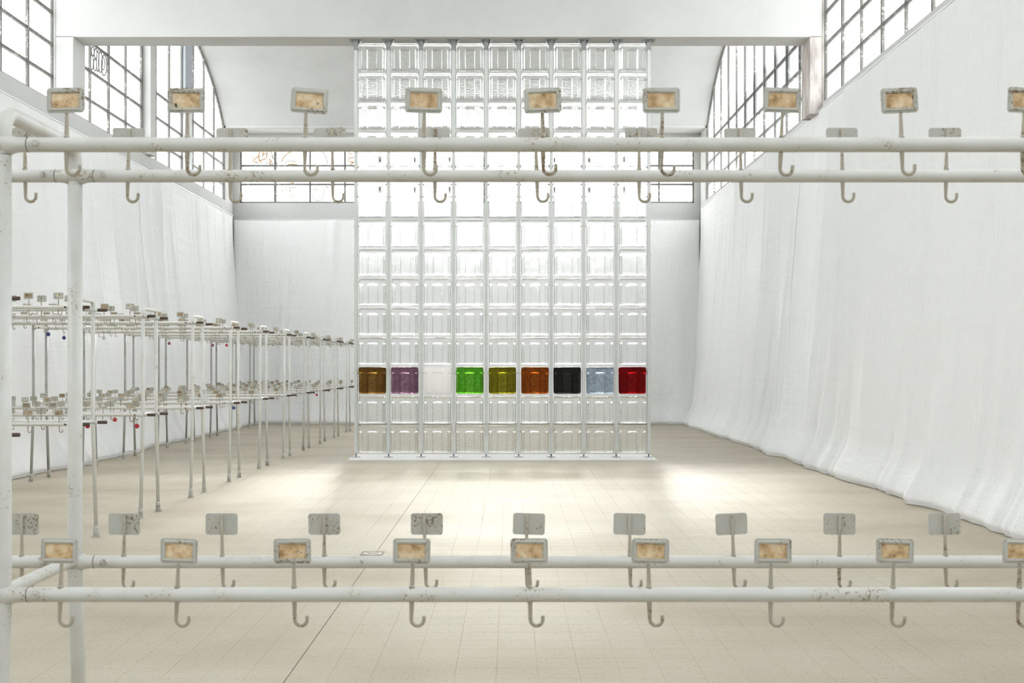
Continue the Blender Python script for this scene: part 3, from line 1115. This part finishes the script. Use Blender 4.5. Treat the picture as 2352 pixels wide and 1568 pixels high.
for n, yc in enumerate(RACKY):
    lab = {0: 'coat rack at the left edge, almost hidden, nearest of the left rows',
           3: 'white pipe coat rack in the left rows with the white paper notice',
           11: 'farthest white pipe coat rack of the left rows, nearest the back drape'}.get(n, '%s white pipe coat rack of the left rows, counted from the camera' % ORD[n])
    rk = tag(empty('coat_rack', (RXE, yc, 0)), lab, 'coat rack', 'rows of coat racks on the left')
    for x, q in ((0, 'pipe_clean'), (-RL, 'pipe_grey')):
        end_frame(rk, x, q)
    for z in (ZU, ZL_):
        for s in (-1, 1):
            link('rail', railL_me, rk, (-RL, s * RW, z))
            link('pipe_stub', stub_me, rk, (0, s * RW, z + (0.0 if s < 0 else -0.004)))
            for k in range(10):
                x = -0.115 - 0.2195 * k + rnd.uniform(-0.008, 0.008) - (0.06 if s > 0 else 0)
                if x < -RL + 0.05:
                    continue
                h = add_hook(rk, x, s * RW, z, s < 0, z == ZU, n < 4)
                hook_at.append((z == ZU, RXE + x, yc + s * RW, h))

# key tags left on a few hooks
tm = MB()
tm.tube([(0, 0, -0.062), (0, 0.0022, -0.062)], 0.019, 18)
tag_body = tm
used = set()
TAGS = [(112, 760, 1, 'tag_blue', 'round blue tag hanging high at the far left, nearest the foreground pipe'), (150, 768, 1, 'tag_blue', 'round dark blue tag half behind the foreground pipe'),
        (243, 772, 1, 'tag_clear', 'round colourless tag on an upper hook'), (334, 772, 1, 'tag_blue', 'round blue tag beside the second tall rack handle'),
        (389, 788, 1, 'tag_plum', 'round plum tag hanging alone left of the third rack handle'), (493, 790, 1, 'tag_plum', 'round plum tag left of the fourth rack handle, leftmost of three'),
        (523, 792, 1, 'tag_red', 'round dark red tag left of the fourth rack handle, middle of three'), (533, 793, 1, 'tag_plum', 'round plum tag left of the fourth rack handle, rightmost of three'),
        (275, 970, 0, 'tag_red', 'round red tag hanging low, leftmost of two'), (332, 970, 0, 'tag_red', 'round red tag hanging low against a rack leg'),
        (529, 940, 0, 'tag_blue', 'round navy tag hanging low left of the fourth rack frame'), (735, 905, 0, 'tag_red', 'small round red tag hanging low on a far rack'),
        (217, 972, 0, 'tag_red', 'round red tag hanging low beside the nearest full rack frame')]
for px, py, up, mat, lab in TAGS:
    best, bd = None, 1e9
    for q, (u, x, y, h) in enumerate(hook_at):
        if u != bool(up) or q in used:
            continue
        zc = (ZU if up else ZL_) - 0.056 - 0.045
        d = math.hypot(CX + x * F / y + 4 - px, (HY - (zc - HC) * F / y - py) * 1.5)
        if d < bd:
            best, bd = q, d
    used.add(best)
    u, x, y, h = hook_at[best]
    t = empty('key_tag', (x + 0.0118, y, (ZU if up else ZL_) - 0.056))
    tag(t, lab, 'key tag', 'round tags left on hooks')
    mb = MB()
    mb.tube([(0, -0.0012, -0.058), (0, 0.0012, -0.058)], 0.021, 20)
    mb.obj('disc', mat, t)
    ring = [(0.0, 0.012 * math.sin(a), -0.016 + 0.022 * math.cos(a)) for a in [2 * math.pi * k / 18 for k in range(19)]]
    MB().tube(ring, 0.0012, 5, caps=False).obj('wire_loop', 'wire', t)

# paper notice leaning on the fourth rack's cross bar
c0 = at(470, 904, RACKY[3] - 0.02)
nt_ = tag(empty('paper_notice', (c0.x, c0.y, c0.z - 0.09), (0.03, math.radians(-8), 0)), 'tall white paper notice stuck on the end of a coat rack', 'notice')
MB().box(-0.031, 0.031, -0.0012, 0.0012, 0.0, 0.142).obj('sheet', 'paper', nt_)
ink = MB()
for k in range(9):
    z = 0.126 - k * 0.0045
    ink.box(-0.004, 0.026 - 0.004 * (k % 3 == 2), -0.0016, -0.0012, z, z + 0.0022)
ink.box(-0.012, 0.012, -0.0016, -0.0012, 0.008, 0.013)
ink.obj('print', 'ink', nt_)

# floor drain
d0 = at(855, 1271, HC * F / (1271 - HY))
dn = tag(empty('floor_drain', (d0.x, d0.y, 0)), 'small square metal drain cover in the floor', 'drain')
mb = MB()
s_ = 0.078
mb.box(-s_, s_, -s_, -s_ + 0.012, 0, 0.004).box(-s_, s_, s_ - 0.012, s_, 0, 0.004).box(-s_, -s_ + 0.012, -s_ + 0.012, s_ - 0.012, 0, 0.004).box(s_ - 0.012, s_, -s_ + 0.012, s_ - 0.012, 0, 0.004)
mb.obj('rim', 'drain', dn)
MB().box(-s_ + 0.016, s_ - 0.016, -s_ + 0.016, s_ - 0.016, 0, 0.0025).obj('cover', 'bolt', dn)
for a in (45, -45):
    o = MB().box(-0.078, 0.078, -0.005, 0.005, 0.0025, 0.004).obj('cover_rib', 'drain', dn)
    o.rotation_euler.z = math.radians(a)
